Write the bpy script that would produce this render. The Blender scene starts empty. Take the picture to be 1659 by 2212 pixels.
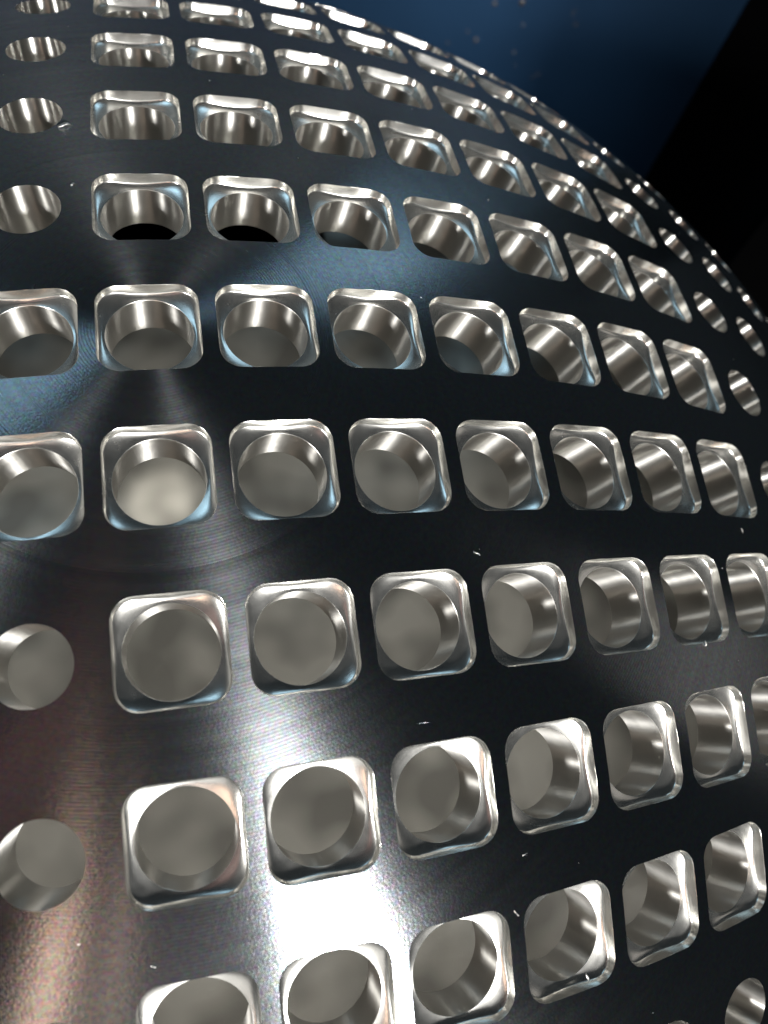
import bpy, math, random
import numpy as np
from mathutils import Matrix, Vector

random.seed(7)
rng = np.random.default_rng(7)
sc = bpy.context.scene
COL = sc.collection

# ------------------------------------------------------------------ scale
S = 0.03                        # one hole pitch = 30 mm
R = 14.324                      # dome radius in pitches (4 degrees per column)
PV = math.radians(5.509)        # row pitch
DROP = 0.5 * PV                 # frame in which the camera was solved is tipped by half a row

# ------------------------------------------------------------------ camera
def rx(a):
    return Matrix.Rotation(a, 3, 'X')
TIP = rx(DROP)                  # brings hole row 0 onto the turning axis
fwd = TIP @ Vector((0.21690757, 0.34085264, -0.91475165))
rgt = TIP @ Vector((0.97294275, -0.15187781, 0.17411359))
upv = TIP @ Vector((0.0795834, 0.92776754, 0.36457355))
cpos = TIP @ Vector((0.24331184, -3.51347442, 6.32497152 + R)) - Vector((0, 0, R))
cd = bpy.data.cameras.new('camera')
cam = bpy.data.objects.new('camera', cd)
COL.objects.link(cam)
m = Matrix.Identity(4)
for r_ in range(3):
    m[r_][0], m[r_][1], m[r_][2], m[r_][3] = rgt[r_], upv[r_], -fwd[r_], cpos[r_] * S
cam.matrix_world = m
cd.sensor_fit = 'VERTICAL'
cd.sensor_height = 24.0
cd.sensor_width = 18.0
cd.lens = 24.0 * 1845.13 / 2212.0
cd.clip_start = 0.005
cd.clip_end = 100
cd.dof.use_dof = True
cd.dof.focus_distance = 7.6 * S
cd.dof.aperture_fstop = 8.0
sc.camera = cam

# ------------------------------------------------------------------ world and lamps
w = bpy.data.worlds.new('World')
sc.world = w
w.use_nodes = True
bg = w.node_tree.nodes['Background']
bg.inputs['Color'].default_value = (0.75, 0.9, 1.0, 1)
bg.inputs['Strength'].default_value = 0.024

def lamp(name, direction, dist, sx, sy, radiance, color, target=(0.6, -2.0, 0)):
    """rectangular lamp seen from the target in the given direction; distances in pitches"""
    d = Vector(direction).normalized()
    ld = bpy.data.lights.new(name, 'AREA')
    ld.shape = 'RECTANGLE'
    ld.size, ld.size_y = sx * S, sy * S
    ld.energy = radiance * math.pi * sx * S * sy * S
    ld.color = color
    lo = bpy.data.objects.new(name, ld)
    COL.objects.link(lo)
    lo.location = (Vector(target) + d * dist) * S
    lo.rotation_euler = d.to_track_quat('Z', 'Y').to_euler()
    return lo

lamp('ceiling_lamp', (0.262, -0.775, 0.575), 48, 8.2, 6.5, 230, (1.0, 0.985, 0.96), (1.0, -5.0, -0.9))
lamp('skylight_lamp', (-0.32, 0.50, 0.81), 45, 9, 11, 2.4, (0.50, 0.79, 1.0), (-1.1, -0.4, 0))
lamp('blue_lamp', (0.37, 0.70, 0.61), 45, 10, 9, 2.0, (0.50, 0.79, 1.0), (2.1, 0.7, -0.2))
hl = lamp('hollow_fill', (0, 0, 1), 0.0, 11.8, 11.8, 0.16, (1.0, 0.97, 0.90), (0.8, -1.0, -2.7))  # added fill inside the hollow, greys the plate behind the holes
hl.data.shape = 'DISK'
lamp('upper_lamp', (0.22, -0.50, 0.84), 48, 7, 13, 0.5, (1.0, 0.985, 0.96), (0.6, -3.8, -0.5))
lamp('key_lamp', (-0.80, -0.43, 0.42), 48, 5, 5, 210, (1.0, 0.98, 0.94), (2.0, -1.0, 0))
lamp('room_fill', (0.0, -0.93, 0.30), 60, 56, 20, 0.8, (1.0, 0.98, 0.94), (1.0, 1.0, 0))  # added broad fill that brightens the far pocket walls
sl = lamp('hollow_spot_fill', (0, 0, 1), 0.0, 0.9, 0.9, 0.9, (1.0, 0.95, 0.86), (-0.2, 0.95, -4.35))  # added fill, brightens the plate under a single hole
sl.data.shape = 'DISK'
lamp('left_fill', (-0.86, 0.30, 0.42), 60, 30, 26, 0.4, (1.0, 0.97, 0.90), (3.0, -1.0, 0))  # added low fill for the pocket walls facing left
lamp('far_fill', (-0.1, 0.90, 0.42), 60, 60, 28, 0.09, (0.8, 0.95, 1.0), (0.5, 2.8, -0.3))  # added dim fill, gives the upper rows their grey sheen
lamp('warm_reflection', (-0.300, -0.66, 0.70), 40, 2.2, 12, 7.0, (1.0, 0.66, 0.48), (-1.0, -4.75, -0.8))  # added; imitates the warm reflection of the person at the camera
lamp('red_reflection', (-0.33, -0.27, 0.90), 40, 4, 13, 0.42, (1.0, 0.46, 0.40), (-1.0, -3.4, -0.4))  # added; carries that person's reddish reflection higher up
lamp('dim_reflection', (-0.03, -0.72, 0.69), 40, 8, 12, 0.22, (1.0, 0.80, 0.82), (0.0, -4.8, -0.8))  # added; imitates the faint brown part of the same reflection
lamp('amber_reflection', (-0.17, -0.64, 0.74), 40, 1.6, 13, 2.2, (1.0, 0.70, 0.56), (-0.6, -4.6, -0.8))  # added; imitates a second, narrower skin-toned streak
wl = lamp('wall_fill', (0, 0, 1), 0.0, 5, 5, 2.2, (0.9, 0.96, 1.0), (0, 0, 0))  # added unseen fill that makes the navy wall glow
wl.location = Vector((0.55 * 17 - 0.835 * 3.0, 0.835 * 17 + 0.55 * 3.0, 1.0)) * S
wl.data.spread = math.radians(48)
wl.rotation_euler = (wl.location - Vector((0.55 * 26 - 0.835 * 2.6, 0.835 * 26 + 0.55 * 2.6, -13.0)) * S).to_track_quat('Z', 'Y').to_euler()
lamp('side_lamp', (0.93, -0.13, 0.30), 60, 16, 18, 0.4, (1.0, 0.94, 0.87), (4.7, -3.2, -1.1))

sc.view_settings.view_transform = 'Standard'
sc.view_settings.look = 'None'
sc.view_settings.exposure = 0.0
sc.view_settings.gamma = 1.0

# ------------------------------------------------------------------ node helpers
def newmat(name):
    mt = bpy.data.materials.new(name)
    mt.use_nodes = True
    nt = mt.node_tree
    return mt, nt, nt.nodes['Principled BSDF']

def N(nt, kind, **kw):
    n = nt.nodes.new(kind)
    for k, v in kw.items():
        setattr(n, k, v)
    return n

def math_(nt, op, a, b=None, c=None):
    n = N(nt, 'ShaderNodeMath', operation=op)
    for i, v in enumerate((a, b, c)):
        if v is None:
            continue
        if isinstance(v, (int, float)):
            n.inputs[i].default_value = v
        else:
            nt.links.new(v, n.inputs[i])
    return n.outputs[0]

def vmath(nt, op, a, b):
    n = N(nt, 'ShaderNodeVectorMath', operation=op)
    for i, v in enumerate((a, b)):
        if isinstance(v, (tuple, list)):
            n.inputs[i].default_value = v
        else:
            nt.links.new(v, n.inputs[i])
    return n

def maprange(nt, x, a, b, c, d):
    n = N(nt, 'ShaderNodeMapRange')
    n.clamp = True
    nt.links.new(x, n.inputs[0])
    for i, v in enumerate((a, b, c, d)):
        n.inputs[i + 1].default_value = v
    return n.outputs[0]

def noise(nt, vec, scale, detail=2.0, rough=0.5):
    n = N(nt, 'ShaderNodeTexNoise')
    n.inputs['Scale'].default_value = scale
    n.inputs['Detail'].default_value = detail
    n.inputs['Roughness'].default_value = rough
    if vec is not None:
        nt.links.new(vec, n.inputs['Vector'])
    return n

def combine(nt, x, y, z):
    n = N(nt, 'ShaderNodeCombineXYZ')
    for i, v in enumerate((x, y, z)):
        if isinstance(v, (int, float)):
            n.inputs[i].default_value = v
        else:
            nt.links.new(v, n.inputs[i])
    return n.outputs[0]

# ------------------------------------------------------------------ materials
def turned_metal(name, base, rough_in=0.26, rough_out=0.245, aniso=0.9, metal=1.0, glint_tint=0.35, blotchy=0.0):
    """lathe-turned aluminium: rings about the object's own Z axis"""
    mt, nt, b = newmat(name)
    L = nt.links.new
    tc = N(nt, 'ShaderNodeTexCoord')
    P = tc.outputs['Object']
    sep = N(nt, 'ShaderNodeSeparateXYZ')
    L(P, sep.inputs[0])
    x, y, z = sep.outputs
    rad = math_(nt, 'SQRT', math_(nt, 'ADD', math_(nt, 'MULTIPLY', x, x), math_(nt, 'MULTIPLY', y, y)))
    radu = math_(nt, 'DIVIDE', rad, S)                       # in pitches
    tang = vmath(nt, 'CROSS_PRODUCT', (0, 0, 1), P)
    tang = vmath(nt, 'NORMALIZE', tang.outputs[0], (0, 0, 0))
    tang = vmath(nt, 'CROSS_PRODUCT', tang.outputs[0], vmath(nt, 'NORMALIZE', P, (0, 0, 0)).outputs[0])
    L(tang.outputs[0], b.inputs['Tangent'])                  # the lobe spreads across the feed grooves
    ang = math_(nt, 'ARCTAN2', y, x)
    # noise that runs along the rings
    along = combine(nt, math_(nt, 'MULTIPLY', math_(nt, 'COSINE', ang), 0.7), math_(nt, 'MULTIPLY', math_(nt, 'SINE', ang), 0.7),
                    math_(nt, 'MULTIPLY', radu, 14.0))
    ringn = noise(nt, along, 1.0, 4.0, 0.65).outputs['Fac']
    blotch = noise(nt, P, 30.0, 4.0, 0.6).outputs['Fac']
    inner = maprange(nt, radu, 2.13, 2.15, 1.0, 0.0)         # inner finishing pass
    b.inputs['Metallic'].default_value = metal
    b.inputs['Base Color'].default_value = (*base, 1)
    b.inputs['Anisotropic'].default_value = aniso
    rr = math_(nt, 'ADD', math_(nt, 'MULTIPLY', inner, rough_in), math_(nt, 'MULTIPLY', math_(nt, 'SUBTRACT', 1.0, inner), rough_out))
    rr = math_(nt, 'ADD', rr, math_(nt, 'MULTIPLY', math_(nt, 'SUBTRACT', ringn, 0.5), 0.07))
    rr = math_(nt, 'ADD', rr, math_(nt, 'MULTIPLY', math_(nt, 'SUBTRACT', blotch, 0.5), 0.06))
    L(rr, b.inputs['Roughness'])
    # relief: tool feed grooves, chatter, fine sparkle
    groove_h = math_(nt, 'SINE', math_(nt, 'MULTIPLY', radu, 2 * math.pi / 0.026))
    groove_h = math_(nt, 'MULTIPLY', groove_h, maprange(nt, radu, 2.10, 2.15, 1.0, 0.6))
    chat = noise(nt, along, 3.0, 2.0, 0.6).outputs['Fac']
    spark = noise(nt, P, 1500.0, 1.0, 0.5).outputs['Fac']
    h = math_(nt, 'ADD', math_(nt, 'MULTIPLY', groove_h, 0.35), math_(nt, 'MULTIPLY', chat, 0.16))
    h = math_(nt, 'ADD', h, math_(nt, 'MULTIPLY', spark, 0.9))
    for rr0, wd, am in ((1.445, 0.010, 1.6), (1.475, 0.008, 1.3), (1.56, 0.006, 0.8), (0.86, 0.006, 0.7), (2.145, 0.008, 1.2)):
        d_ = math_(nt, 'ABSOLUTE', math_(nt, 'SUBTRACT', radu, rr0))
        h = math_(nt, 'SUBTRACT', h, math_(nt, 'MULTIPLY', maprange(nt, d_, 0.0, wd, 1.0, 0.0), am))
    # stray handling scratches
    for (ax, sx_, sy_, th) in ((0.6, 60.0, 1100.0, 0.86), (-0.9, 50.0, 1000.0, 0.87)):
        mp = N(nt, 'ShaderNodeMapping')
        mp.inputs['Rotation'].default_value = (0, 0, ax)
        mp.inputs['Scale'].default_value = (sx_, sy_, 30.0)
        L(P, mp.inputs[0])
        sn = noise(nt, mp.outputs[0], 1.0, 2.0, 0.5).outputs['Fac']
        h = math_(nt, 'SUBTRACT', h, math_(nt, 'MULTIPLY', maprange(nt, sn, th - 0.06, th, 0.0, 1.0), 2.5))
    hue = noise(nt, P, 900.0, 1.0, 0.5).outputs['Color']  # diffraction glints put into the base colour as random hues
    hm = N(nt, 'ShaderNodeMix', data_type='RGBA', blend_type='OVERLAY')
    hm.inputs['Factor'].default_value = glint_tint
    hm.inputs['A'].default_value = (*base, 1)
    L(hue, hm.inputs['B'])
    L(hm.outputs['Result'], b.inputs['Base Color'])
    if blotchy:
        b2 = noise(nt, P, 42.0, 1.0, 0.4).outputs['Fac']
        mm = N(nt, 'ShaderNodeMix', data_type='RGBA')
        mm.inputs['A'].default_value = (*[c * 0.60 for c in base], 1)
        mm.inputs['B'].default_value = (*[c * 1.15 for c in base], 1)
        L(maprange(nt, b2, 0.36, 0.6, 0.0, 1.0), mm.inputs['Factor'])
        L(mm.outputs['Result'], b.inputs['Base Color'])
    bp = N(nt, 'ShaderNodeBump')
    bp.inputs['Strength'].default_value = 0.5
    bp.inputs['Distance'].default_value = 0.00003
    L(h, bp.inputs['Height'])
    L(bp.outputs[0], b.inputs['Normal'])
    return mt

def milled_metal(name, base, rough, axis_lines=250.0, metal=0.89, aniso=0.0):
    """cutter-milled or bored wall: faint lines that run round the local Z axis"""
    mt, nt, b = newmat(name)
    L = nt.links.new
    tc = N(nt, 'ShaderNodeTexCoord')
    oi = N(nt, 'ShaderNodeObjectInfo')
    sep = N(nt, 'ShaderNodeSeparateXYZ')
    L(tc.outputs['Object'], sep.inputs[0])
    x, y, z = sep.outputs
    off = math_(nt, 'MULTIPLY', oi.outputs['Random'], 37.0)
    lines = combine(nt, math_(nt, 'ADD', math_(nt, 'MULTIPLY', x, 60.0), off), math_(nt, 'MULTIPLY', y, 60.0),
                    math_(nt, 'MULTIPLY', z, axis_lines * 10))
    ln = noise(nt, lines, 1.0, 4.0, 0.6).outputs['Fac']
    if aniso:
        vt = N(nt, 'ShaderNodeVectorTransform', vector_type='VECTOR', convert_from='OBJECT', convert_to='WORLD')
        vt.inputs[0].default_value = (0, 0, 1)
        L(vt.outputs[0], b.inputs['Tangent'])
        # only the upright walls carry the smear; the flat floor does not
        ge = N(nt, 'ShaderNodeNewGeometry')
        v2 = N(nt, 'ShaderNodeVectorTransform', vector_type='NORMAL', convert_from='WORLD', convert_to='OBJECT')
        L(ge.outputs['Normal'], v2.inputs[0])
        sp = N(nt, 'ShaderNodeSeparateXYZ')
        L(v2.outputs[0], sp.inputs[0])
        upn = math_(nt, 'ABSOLUTE', sp.outputs[2])
        L(maprange(nt, upn, 0.2, 0.75, aniso, 0.0), b.inputs['Anisotropic'])
    bl = noise(nt, combine(nt, math_(nt, 'ADD', x, off), y, z), 260.0, 4.0, 0.6).outputs['Fac']
    b.inputs['Metallic'].default_value = metal
    mixc = N(nt, 'ShaderNodeMix', data_type='RGBA')
    mixc.inputs['A'].default_value = (*[c * 0.86 for c in base], 1)
    mixc.inputs['B'].default_value = (*base, 1)
    L(bl, mixc.inputs['Factor'])
    L(mixc.outputs['Result'], b.inputs['Base Color'])
    rr = math_(nt, 'ADD', rough - 0.09, math_(nt, 'MULTIPLY', bl, 0.10))
    rr = math_(nt, 'ADD', rr, math_(nt, 'MULTIPLY', ln, 0.08))
    L(rr, b.inputs['Roughness'])
    h = math_(nt, 'ADD', math_(nt, 'MULTIPLY', ln, 1.0), math_(nt, 'MULTIPLY', bl, 0.8))
    bp = N(nt, 'ShaderNodeBump')
    bp.inputs['Strength'].default_value = 0.4
    bp.inputs['Distance'].default_value = 0.000014
    L(h, bp.inputs['Height'])
    L(bp.outputs[0], b.inputs['Normal'])
    return mt

M_SHELL = turned_metal('turned_aluminium', (0.31, 0.33, 0.35))
M_POCKET = milled_metal('milled_pocket_wall', (0.86, 0.85, 0.81), 0.25, 250.0, 0.99, 0.8)
M_BORE = milled_metal('bored_hole_wall', (0.74, 0.725, 0.69), 0.32, 90.0, 1.0, 1.0)
M_PLATE = turned_metal('dull_plate_metal', (0.50, 0.49, 0.45), rough_in=0.36, rough_out=0.36, aniso=0.5, metal=1.0, glint_tint=0.0, blotchy=1.0)
M_CORE = turned_metal('dull_inner_metal', (0.50, 0.485, 0.46), rough_in=0.5, rough_out=0.5, aniso=0.9, metal=0.2)

def painted(name, base, rough):
    mt, nt, b = newmat(name)
    L = nt.links.new
    tc = N(nt, 'ShaderNodeTexCoord')
    nz = noise(nt, tc.outputs['Object'], 9.0, 4.0, 0.6).outputs['Fac']
    mx = N(nt, 'ShaderNodeMix', data_type='RGBA')
    mx.inputs['A'].default_value = (*[c * 0.7 for c in base], 1)
    mx.inputs['B'].default_value = (*base, 1)
    L(nz, mx.inputs['Factor'])
    L(mx.outputs['Result'], b.inputs['Base Color'])
    b.inputs['Roughness'].default_value = rough
    bp = N(nt, 'ShaderNodeBump')
    bp.inputs['Strength'].default_value = 0.15
    bp.inputs['Distance'].default_value = 0.003
    L(nz, bp.inputs['Height'])
    L(bp.outputs[0], b.inputs['Normal'])
    return mt

M_PANEL = painted('navy_paint', (0.014, 0.045, 0.10), 0.45)
M_BED_SHADE = painted('black_rubber_and_shade', (0.0015, 0.0015, 0.0018), 0.9)  # bed colour, also used as shade on the wall's turned leaf
_b = M_BED_SHADE.node_tree.nodes['Principled BSDF']
_b.inputs['Specular IOR Level'].default_value = 0.05
M_DROP = painted('dried_coolant', (0.075, 0.068, 0.07), 0.4)
M_MARK = painted('brown_stain', (0.16, 0.09, 0.04), 0.6)
mt_, nt_, b_ = newmat('bright_chip')
b_.inputs['Metallic'].default_value = 1.0
b_.inputs['Base Color'].default_value = (0.85, 0.83, 0.8, 1)
b_.inputs['Roughness'].default_value = 0.4
M_CHIP = mt_

# ------------------------------------------------------------------ object helpers
def link(name, mesh, parent=None, mat=None):
    o = bpy.data.objects.new(name, mesh)
    COL.objects.link(o)
    if mat is not None:
        mesh.materials.append(mat)
    if parent is not None:
        o.parent = parent
    return o

def mesh_from(name, V, F, smooth=True):
    me = bpy.data.meshes.new(name)
    me.from_pydata([tuple(v) for v in V], [], [tuple(f) for f in F])
    if smooth:
        me.polygons.foreach_set('use_smooth', [True] * len(me.polygons))
    me.update()
    return me

def tag(o, label=None, cat=None, kind=None, group=None):
    if label: o['label'] = label
    if cat: o['category'] = cat
    if kind: o['kind'] = kind
    if group: o['group'] = group

# ------------------------------------------------------------------ dome geometry
HALF, CR = 0.430, 0.188         # pocket half width and corner radius
CH = 0.0012                      # broken edge
RB = 0.3690                     # bore radius
RH = 0.307                      # plain round hole radius
LEDGE = 0.138                   # pocket depth
THICK = 0.545                   # wall thickness
NS = 16                         # outline points per side (64 in all)
NP = NS * 4

def rsq(half, r):
    """rounded square outline, NP points, starting at angle -45 deg side by side"""
    out = []
    nc = NS // 2
    for s in range(4):
        a0 = s * math.pi / 2
        pts = []
        # second half of the corner before this side, the straight side, first half of next corner
        c = half - r
        for k in range(NS):
            t = k / NS
            if t < 0.25:                                   # corner (lower)
                a = -math.pi / 4 + (t / 0.25) * math.pi / 4
                p = (c + r * math.cos(a), -c + r * math.sin(a))
            elif t < 0.75:
                p = (half, -c + 2 * c * (t - 0.25) / 0.5)
            else:
                a = (t - 0.75) / 0.25 * math.pi / 4
                p = (c + r * math.cos(a), c + r * math.sin(a))
            ca, sa = math.cos(a0), math.sin(a0)
            pts.append((p[0] * ca - p[1] * sa, p[0] * sa + p[1] * ca))
        out += pts
    return np.array(out)

def circ(r):
    a = -math.pi / 4 + np.arange(NP) * 2 * math.pi / NP
    return np.stack([r * np.cos(a), r * np.sin(a)], 1)

def frame(i, j):
    u, v = i / R, j * PV
    n = np.array([math.sin(u), math.sin(v) * math.cos(u), math.cos(u) * math.cos(v)])
    eu = np.array([math.cos(u), -math.sin(v) * math.sin(u), -math.sin(u) * math.cos(v)])
    return eu, np.cross(n, eu), n

def sph(u, v, r):
    return np.stack([r * np.sin(u), r * np.sin(v) * np.cos(u), r * np.cos(u) * np.cos(v)], -1)

def hole_kind(i, j):
    if i < -4 or i > 12 or j < -8 or j > 8:
        return None
    if i <= -1:
        if i == -1 and j in (0, -1):
            return 'pocket'
        return 'round'
    if i >= 7:
        return 'round'
    if j <= -5:
        return 'round'
    return 'pocket'

def cell_border(i, j):
    """NP points round the cell rectangle in (u,v), starting at lower right corner"""
    u0, u1 = (i - .5) / R, (i + .5) / R
    v0, v1 = (j - .5) * PV, (j + .5) * PV
    t = np.arange(NS) / NS
    o = np.ones(NS)
    U = np.concatenate([u1 * o, u1 + (u0 - u1) * t, u0 * o, u0 + (u1 - u0) * t])
    W = np.concatenate([v0 + (v1 - v0) * t, v1 * o, v1 + (v0 - v1) * t, v0 * o])
    return U, W

def skin(rad, outlines, flip=False):
    """the whole dome skin of radius rad with an opening in every drilled cell"""
    VV, FF, base = [], [], 0
    for i in range(-21, 22):
        for j in range(-15, 16):
            k = hole_kind(i, j)
            if k:
                eu, ev, n = frame(i, j)
                A = outlines[k]
                X = A[:, :1] * eu + A[:, 1:] * ev + np.sqrt(rad * rad - (A ** 2).sum(1))[:, None] * n
                hu = np.arcsin(X[:, 0] / rad)
                hv = np.arctan2(X[:, 1], X[:, 2])
                cu, cv = cell_border(i, j)
                rings = []
                for t in (0.0, 0.12, 0.4, 0.7, 1.0):
                    rings.append(X if t == 0 else sph(hu + (cu - hu) * t, hv + (cv - hv) * t, rad))
                VV.append(np.concatenate(rings))
                for r_ in range(4):
                    for q in range(NP):
                        a, b2 = base + r_ * NP + q, base + r_ * NP + (q + 1) % NP
                        c, d = b2 + NP, a + NP
                        FF.append((a, d, c, b2) if not flip else (a, b2, c, d))
                base += 5 * NP
            else:
                g = 8 if (-6 <= i <= 14 and -9 <= j <= 9) else 4
                uu = np.linspace((i - .5) / R, (i + .5) / R, g + 1)
                vv = np.linspace((j - .5) * PV, (j + .5) * PV, g + 1)
                Ug, Vg = np.meshgrid(uu, vv)
                VV.append(sph(Ug.ravel(), Vg.ravel(), rad))
                for a in range(g):
                    for b2 in range(g):
                        p = base + a * (g + 1) + b2
                        f = (p, p + 1, p + g + 2, p + g + 1)
                        FF.append(f if not flip else f[::-1])
                base += (g + 1) ** 2
    V = np.concatenate(VV)
    me = mesh_from('skin', V * S, FF)
    nn = V / np.linalg.norm(V, axis=1)[:, None] * (-1 if flip else 1)
    me.normals_split_custom_set_from_vertices([tuple(x) for x in nn])
    return me

dome = bpy.data.objects.new('perforated_dome', None)
COL.objects.link(dome)
dome.location = (0, 0, -R * S)
tag(dome, 'machined aluminium dome drilled all over with rows of rounded square pockets and round holes', 'metal dome')

link('outer_shell', skin(R, {'pocket': rsq(HALF + CH, CR + CH), 'round': circ(RH + CH)}), dome, M_SHELL)
inner_o = link('inner_shell', skin(R - THICK, {'pocket': circ(RB + 0.012), 'round': circ(RH + 0.012)}, True), dome, M_CORE)

# ------------------------------------------------------------------ one pocket, one bore, one plain hole
def drop(P2, rad=R):
    return np.sqrt(rad * rad - (P2 ** 2).sum(1)) - rad

def lofted(name, rings):
    V = np.concatenate(rings)
    F = []
    for r_ in range(len(rings) - 1):
        for q in range(NP):
            a, b2 = r_ * NP + q, r_ * NP + (q + 1) % NP
            F.append((a, b2, b2 + NP, a + NP))
    me = mesh_from(name, V * S, F)
    me.set_sharp_from_angle(angle=math.radians(33))
    return me

def P3(P2, z):
    z = np.broadcast_to(np.asarray(z, float), (len(P2),))
    return np.concatenate([P2, z[:, None]], 1)

def pocket_mesh(seed):
    g = np.random.default_rng(seed)
    rings = []
    top = rsq(HALF + CH, CR + CH)
    rings.append(P3(top, drop(top)))
    # burred edge: the broken corner wanders a little
    wob = np.convolve(np.tile(g.normal(0, 1, NP), 3), np.ones(2) / 2, 'same')[NP:2 * NP]
    o = rsq(HALF, CR)
    rings.append(P3(o * (1 + 0.0012 * wob[:, None]), drop(o) - CH * (0.8 + 0.2 * np.abs(wob))))
    # upright cutter wall, small corner radius, then a floor dished down to the bore
    c = circ(RB + 0.002)
    SL = 0.30
    q0 = rsq(HALF - 0.002, CR - 0.002)
    gap = np.linalg.norm(q0 - c, axis=1)
    zf = -LEDGE + SL * gap                                # where the floor would meet the wall
    rings.append(P3(rsq(HALF, CR), -0.02))
    rings.append(P3(q0, zf + 0.016))
    for ins, up in ((0.004, 0.008), (0.009, 0.0035), (0.016, 0.001)):
        k = (ins / gap)[:, None]
        p = q0 + (c - q0) * k
        rings.append(P3(p, zf - SL * ins + up))
    for k in (0.45, 0.75, 1.0):
        rings.append(P3(q0 + (c - q0) * k, zf - SL * gap * k - 0.006 * math.sin(math.pi * k)))
    return lofted('pocket', rings)

def bore_mesh():
    c = circ(RB)
    a = circ(RB + 0.003)
    e = circ(RB + 0.012)
    ri = R - THICK
    zi = np.sqrt(ri * ri - RB * RB) - R
    zs = np.linspace(-LEDGE - 0.003, zi + 0.012, 4)
    rings = [P3(a, -LEDGE)] + [P3(c, z_) for z_ in zs] + [P3(e, zi)]
    return lofted('bore', rings)

def round_mesh():
    top, c, e = circ(RH + CH), circ(RH), circ(RH + 0.012)
    ri = R - THICK
    zi = np.sqrt(ri * ri - RH * RH) - R
    zs = np.linspace(-0.013, zi + 0.012, 4)
    rings = [P3(top, drop(top))] + [P3(c, z_) for z_ in zs] + [P3(e, zi)]
    return lofted('round_hole', rings)

pocket_meshes = [pocket_mesh(s) for s in range(6)]
for pm in pocket_meshes:
    pm.materials.append(M_POCKET)
bm_ = bore_mesh(); bm_.materials.append(M_BORE)
rm_ = round_mesh(); rm_.materials.append(M_BORE)

for i in range(-4, 13):
    for j in range(-8, 9):
        k = hole_kind(i, j)
        if not k:
            continue
        eu, ev, n = frame(i, j)
        mw = Matrix.Identity(4)
        for r_ in range(3):
            mw[r_][0], mw[r_][1], mw[r_][2], mw[r_][3] = eu[r_], ev[r_], n[r_], n[r_] * R * S
        if k == 'pocket':
            o = link('pocket', pocket_meshes[(i * 5 + j * 3) % 6], dome)
            o.matrix_local = mw
            link('bore', bm_, o)
        else:
            o = link('round_hole', rm_, dome)
            o.matrix_local = mw

# ------------------------------------------------------------------ background: navy machine panel and black bed
def slab(name, origin, ex, ey, w_, h_, t, mat, nx=1):
    ex, ey = Vector(ex).normalized(), Vector(ey).normalized()
    ez = ex.cross(ey)
    V = []
    for d in (0, -t):
        for (a, b2) in ((-w_ / 2, 0), (w_ / 2, 0), (w_ / 2, h_), (-w_ / 2, h_)):
            V.append((Vector(origin) + ex * a + ey * b2 + ez * d) * S)
    F = [(0, 1, 2, 3), (7, 6, 5, 4), (0, 4, 5, 1), (1, 5, 6, 2), (2, 6, 7, 3), (3, 7, 4, 0)]
    return link(name, mesh_from(name, V, F, False), None, mat)

outline = [(-8, -8.5), (8, -8.5), (8, 6.2), (2.75, 6.2), (2.75, 4.7), (-8, 4.7)]
V = [Vector((x, y, 0)) * S for x, y in outline] + [Vector((x, y, -0.8)) * S for x, y in outline]
F = [(0, 1, 2, 3), (0, 3, 4, 5), (9, 8, 7, 6), (11, 10, 9, 6)] + [(k, k + 6, (k + 1) % 6 + 6, (k + 1) % 6) for k in range(6)]
plate = link('support_plate', mesh_from('support_plate', V, F, False), None, M_PLATE)
plate.location = (0, 0, -5.0 * S)
tag(plate, 'plain dull grey metal plate lying in the hollow under the dome, seen through the holes', 'metal plate')

BEDZ = -R - 2.5
bed = slab('machine_bed', (0, 0, BEDZ), (1, 0, 0), (0, 1, 0), 160, 90, 1.0, M_BED_SHADE)
bed.location = (0, -45 * S, 0)
tag(bed, kind='structure')
# the wall runs behind the dome, then an added rounded corner on the right darkens it
PD = Vector((0.55, 0.835, 0)).normalized()
PE = Vector((PD.y, -PD.x, 0))
plan = [(-70, 26), (-40, 26), (-12, 26), (-8, 26), (-0.2, 26)]
for k in range(1, 13):
    a = math.radians(90 * k / 12)
    plan.append((-0.2 + 7.4 * math.sin(a), 26 - 7.4 * (1 - math.cos(a))))
plan.append((7.0, 13.7))
V, F = [], []
for (a, b2) in plan:
    for z_ in (BEDZ + 0.1, -6, 2):
        V.append((PE * a + PD * b2 + Vector((0, 0, z_))) * S)
    for z_ in (2, BEDZ + 0.1):
        V.append((PE * a + PD * (b2 + 0.6) + Vector((0, 0, z_))) * S)
for k in range(len(plan) - 1):
    for r_ in range(5):
        p, q2 = k * 5 + r_, k * 5 + (r_ + 1) % 5
        F.append((p, q2, q2 + 5, p + 5))
panel = link('machine_wall', mesh_from('machine_wall', V, F), None, M_PANEL)
panel.data.materials.append(M_BED_SHADE)
for p in panel.data.polygons:                           # side leaf coloured black in place of shade on the wall
    if p.index // 5 >= 10:
        p.material_index = 1
panel.data.set_sharp_from_angle(angle=math.radians(30))
tag(panel, kind='structure')

def wall_point(s_, z_, out=0.06):
    return (PE * s_ + PD * (26 - out) + Vector((0, 0, z_))) * S

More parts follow.
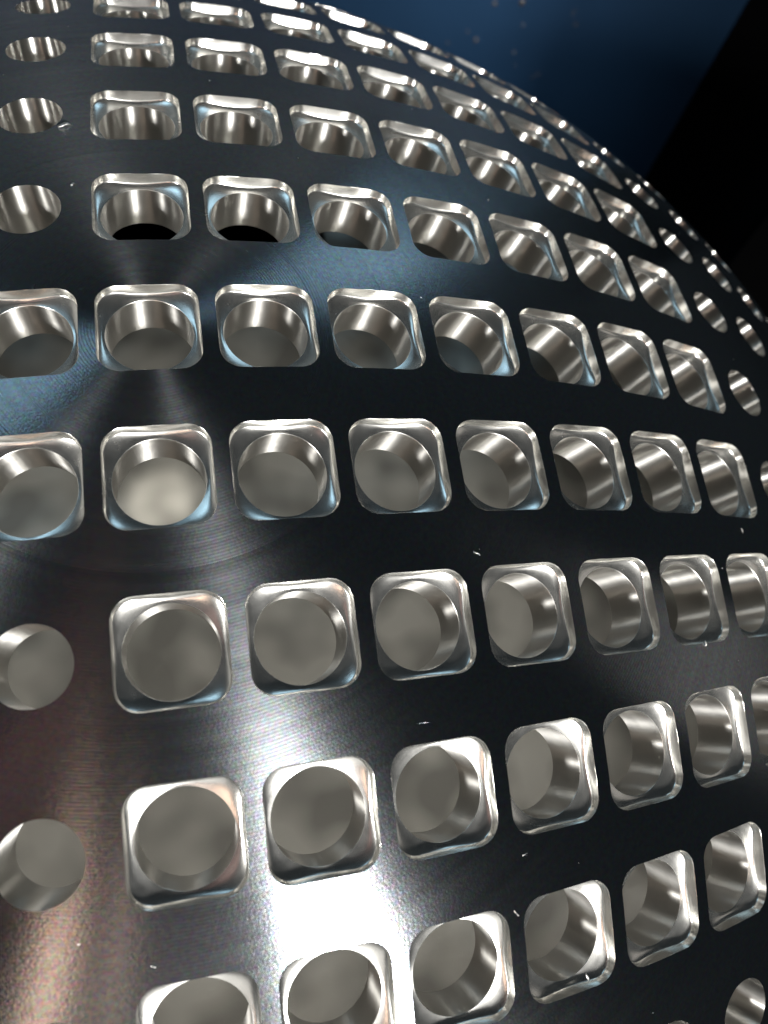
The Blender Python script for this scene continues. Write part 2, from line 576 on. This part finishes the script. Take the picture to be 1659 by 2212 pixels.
# dried coolant spots on the wall and one long brown smear
V, F = [], []
for k in range(26):
    s_, z_ = rng.uniform(-4.5, 0.6), rng.uniform(-15.5, -10.5)
    rr_ = rng.choice([0.03, 0.05, 0.08, 0.12], p=[.4, .3, .2, .1])
    b0 = len(V)
    ring = []
    for lev, h_ in ((1.0, 0.0), (0.75, 0.45), (0.35, 0.75)):
        for q2 in range(8):
            a = q2 * math.pi / 4
            jit = rng.uniform(0.8, 1.2)
            V.append(wall_point(s_ + rr_ * lev * jit * math.cos(a), z_ + rr_ * lev * jit * 1.2 * math.sin(a), 0.01 + rr_ * h_))
    V.append(wall_point(s_, z_, 0.01 + rr_ * 0.85))
    for lv in range(2):
        for q2 in range(8):
            F.append((b0 + lv * 8 + q2, b0 + lv * 8 + (q2 + 1) % 8, b0 + lv * 8 + 8 + (q2 + 1) % 8, b0 + lv * 8 + 8 + q2))
    for q2 in range(8):
        F.append((b0 + 16 + q2, b0 + 16 + (q2 + 1) % 8, b0 + 24))
spots = link('coolant_spots', mesh_from('coolant_spots', V, F), None, M_DROP)
tag(spots, 'pale dried coolant spots scattered on the dark blue wall behind the dome', 'spots', 'stuff')

# ------------------------------------------------------------------ swarf: loose bright chips and dust lying on the dome
def chip_mesh(name, ln, wd, bend):
    V, F = [], []
    n_ = 5
    for k in range(n_):
        t = k / (n_ - 1) - 0.5
        wv = wd * (1 - abs(t) * 1.1) * (0.8 + 0.4 * rng.random())
        zc = bend * (0.25 - t * t) * 4
        for (sy_, sz_) in ((-1, 0), (1, 0.3), (0.6, 1), (-0.6, 0.7)):
            V.append((ln * t, wv * sy_ + wd * 0.6 * math.sin(t * 5), zc + wd * 0.5 * sz_ + 0.001))
    for k in range(n_ - 1):
        for q2 in range(4):
            F.append((k * 4 + q2, k * 4 + (q2 + 1) % 4, k * 4 + 4 + (q2 + 1) % 4, k * 4 + 4 + q2))
    F += [(3, 2, 1, 0), (n_ * 4 - 4, n_ * 4 - 3, n_ * 4 - 2, n_ * 4 - 1)]
    return mesh_from(name, np.array(V) * S, F)

def surface_matrix(x, y, spin, lift=0.0):
    """frame standing on the dome above plan point (x, y) in pitches"""
    n = Vector((x, y, math.sqrt(R * R - x * x - y * y))).normalized()
    t = Vector((math.cos(spin), math.sin(spin), 0))
    t = (t - n * t.dot(n)).normalized()
    b2 = n.cross(t)
    p = n * (R + lift) - Vector((0, 0, R))
    mw = Matrix.Identity(4)
    for r_ in range(3):
        mw[r_][0], mw[r_][1], mw[r_][2], mw[r_][3] = t[r_], b2[r_], n[r_], p[r_] * S
    return mw

for (x, y, ln, wd, bend, spin, lab) in (
        (-0.667, 2.526, 0.13, 0.026, 0.02, 0.1, 'largest bright metal chip lying just right of a round hole at the upper left'),
        (-0.592, 1.665, 0.045, 0.013, 0.004, 0.4, 'tiny bright metal chip between two round holes at the upper left'),
        (4.904, -2.995, 0.05, 0.016, 0.01, 1.2, 'small bright metal chip below a pocket edge at the right'),
        (3.099, -5.548, 0.07, 0.014, 0.006, 1.7, 'thin bright metal sliver between pockets near the bottom right'),
        (2.558, -2.155, 0.07, 0.008, 0.004, 2.5, 'thin curled metal sliver on the dark band right of centre')):
    o = link('metal_chip', chip_mesh('metal_chip', ln, wd, bend), None, M_CHIP)
    o.matrix_world = surface_matrix(x, y, spin)
    tag(o, lab, 'metal chip', group='loose metal chips on the dome')

def on_metal(x, y):
    """true if plan point lies on solid skin, clear of every opening"""
    z = math.sqrt(R * R - x * x - y * y)
    u, v = math.asin(x / R), math.atan2(y, z)
    a, b2 = u * R, v / PV
    da, db = abs(a - round(a)), abs(b2 - round(b2)) * PV * R
    return max(da, db) > 0.47

V, F = [], []
for k in range(26):
    while True:
        x, y = rng.uniform(-1.4, 7.5), rng.uniform(-6.6, 5.0)
        if x * x + y * y < 100 and on_metal(x, y):
            break
    mw = surface_matrix(x, y, rng.uniform(0, 6.28))
    sz = 0.0035 + 0.009 * rng.random() ** 4
    asp = rng.uniform(1.0, 3.5)
    b0 = len(V)
    for (a, b2, c) in ((-1, -0.5, 0), (1, -0.4, 0), (0.7, 0.6, 0), (-0.8, 0.5, 0), (0.1, 0.05, 0.9)):
        V.append(mw @ Vector((a * sz * asp * S, b2 * sz * S, (c * sz + 0.0005) * S)))
    F += [(b0, b0 + 1, b0 + 4), (b0 + 1, b0 + 2, b0 + 4), (b0 + 2, b0 + 3, b0 + 4), (b0 + 3, b0, b0 + 4)]
dust = link('metal_dust', mesh_from('metal_dust', V, F, False), None, M_CHIP)
tag(dust, 'fine glinting metal dust sprinkled over the dark skin of the dome', 'dust', 'stuff')
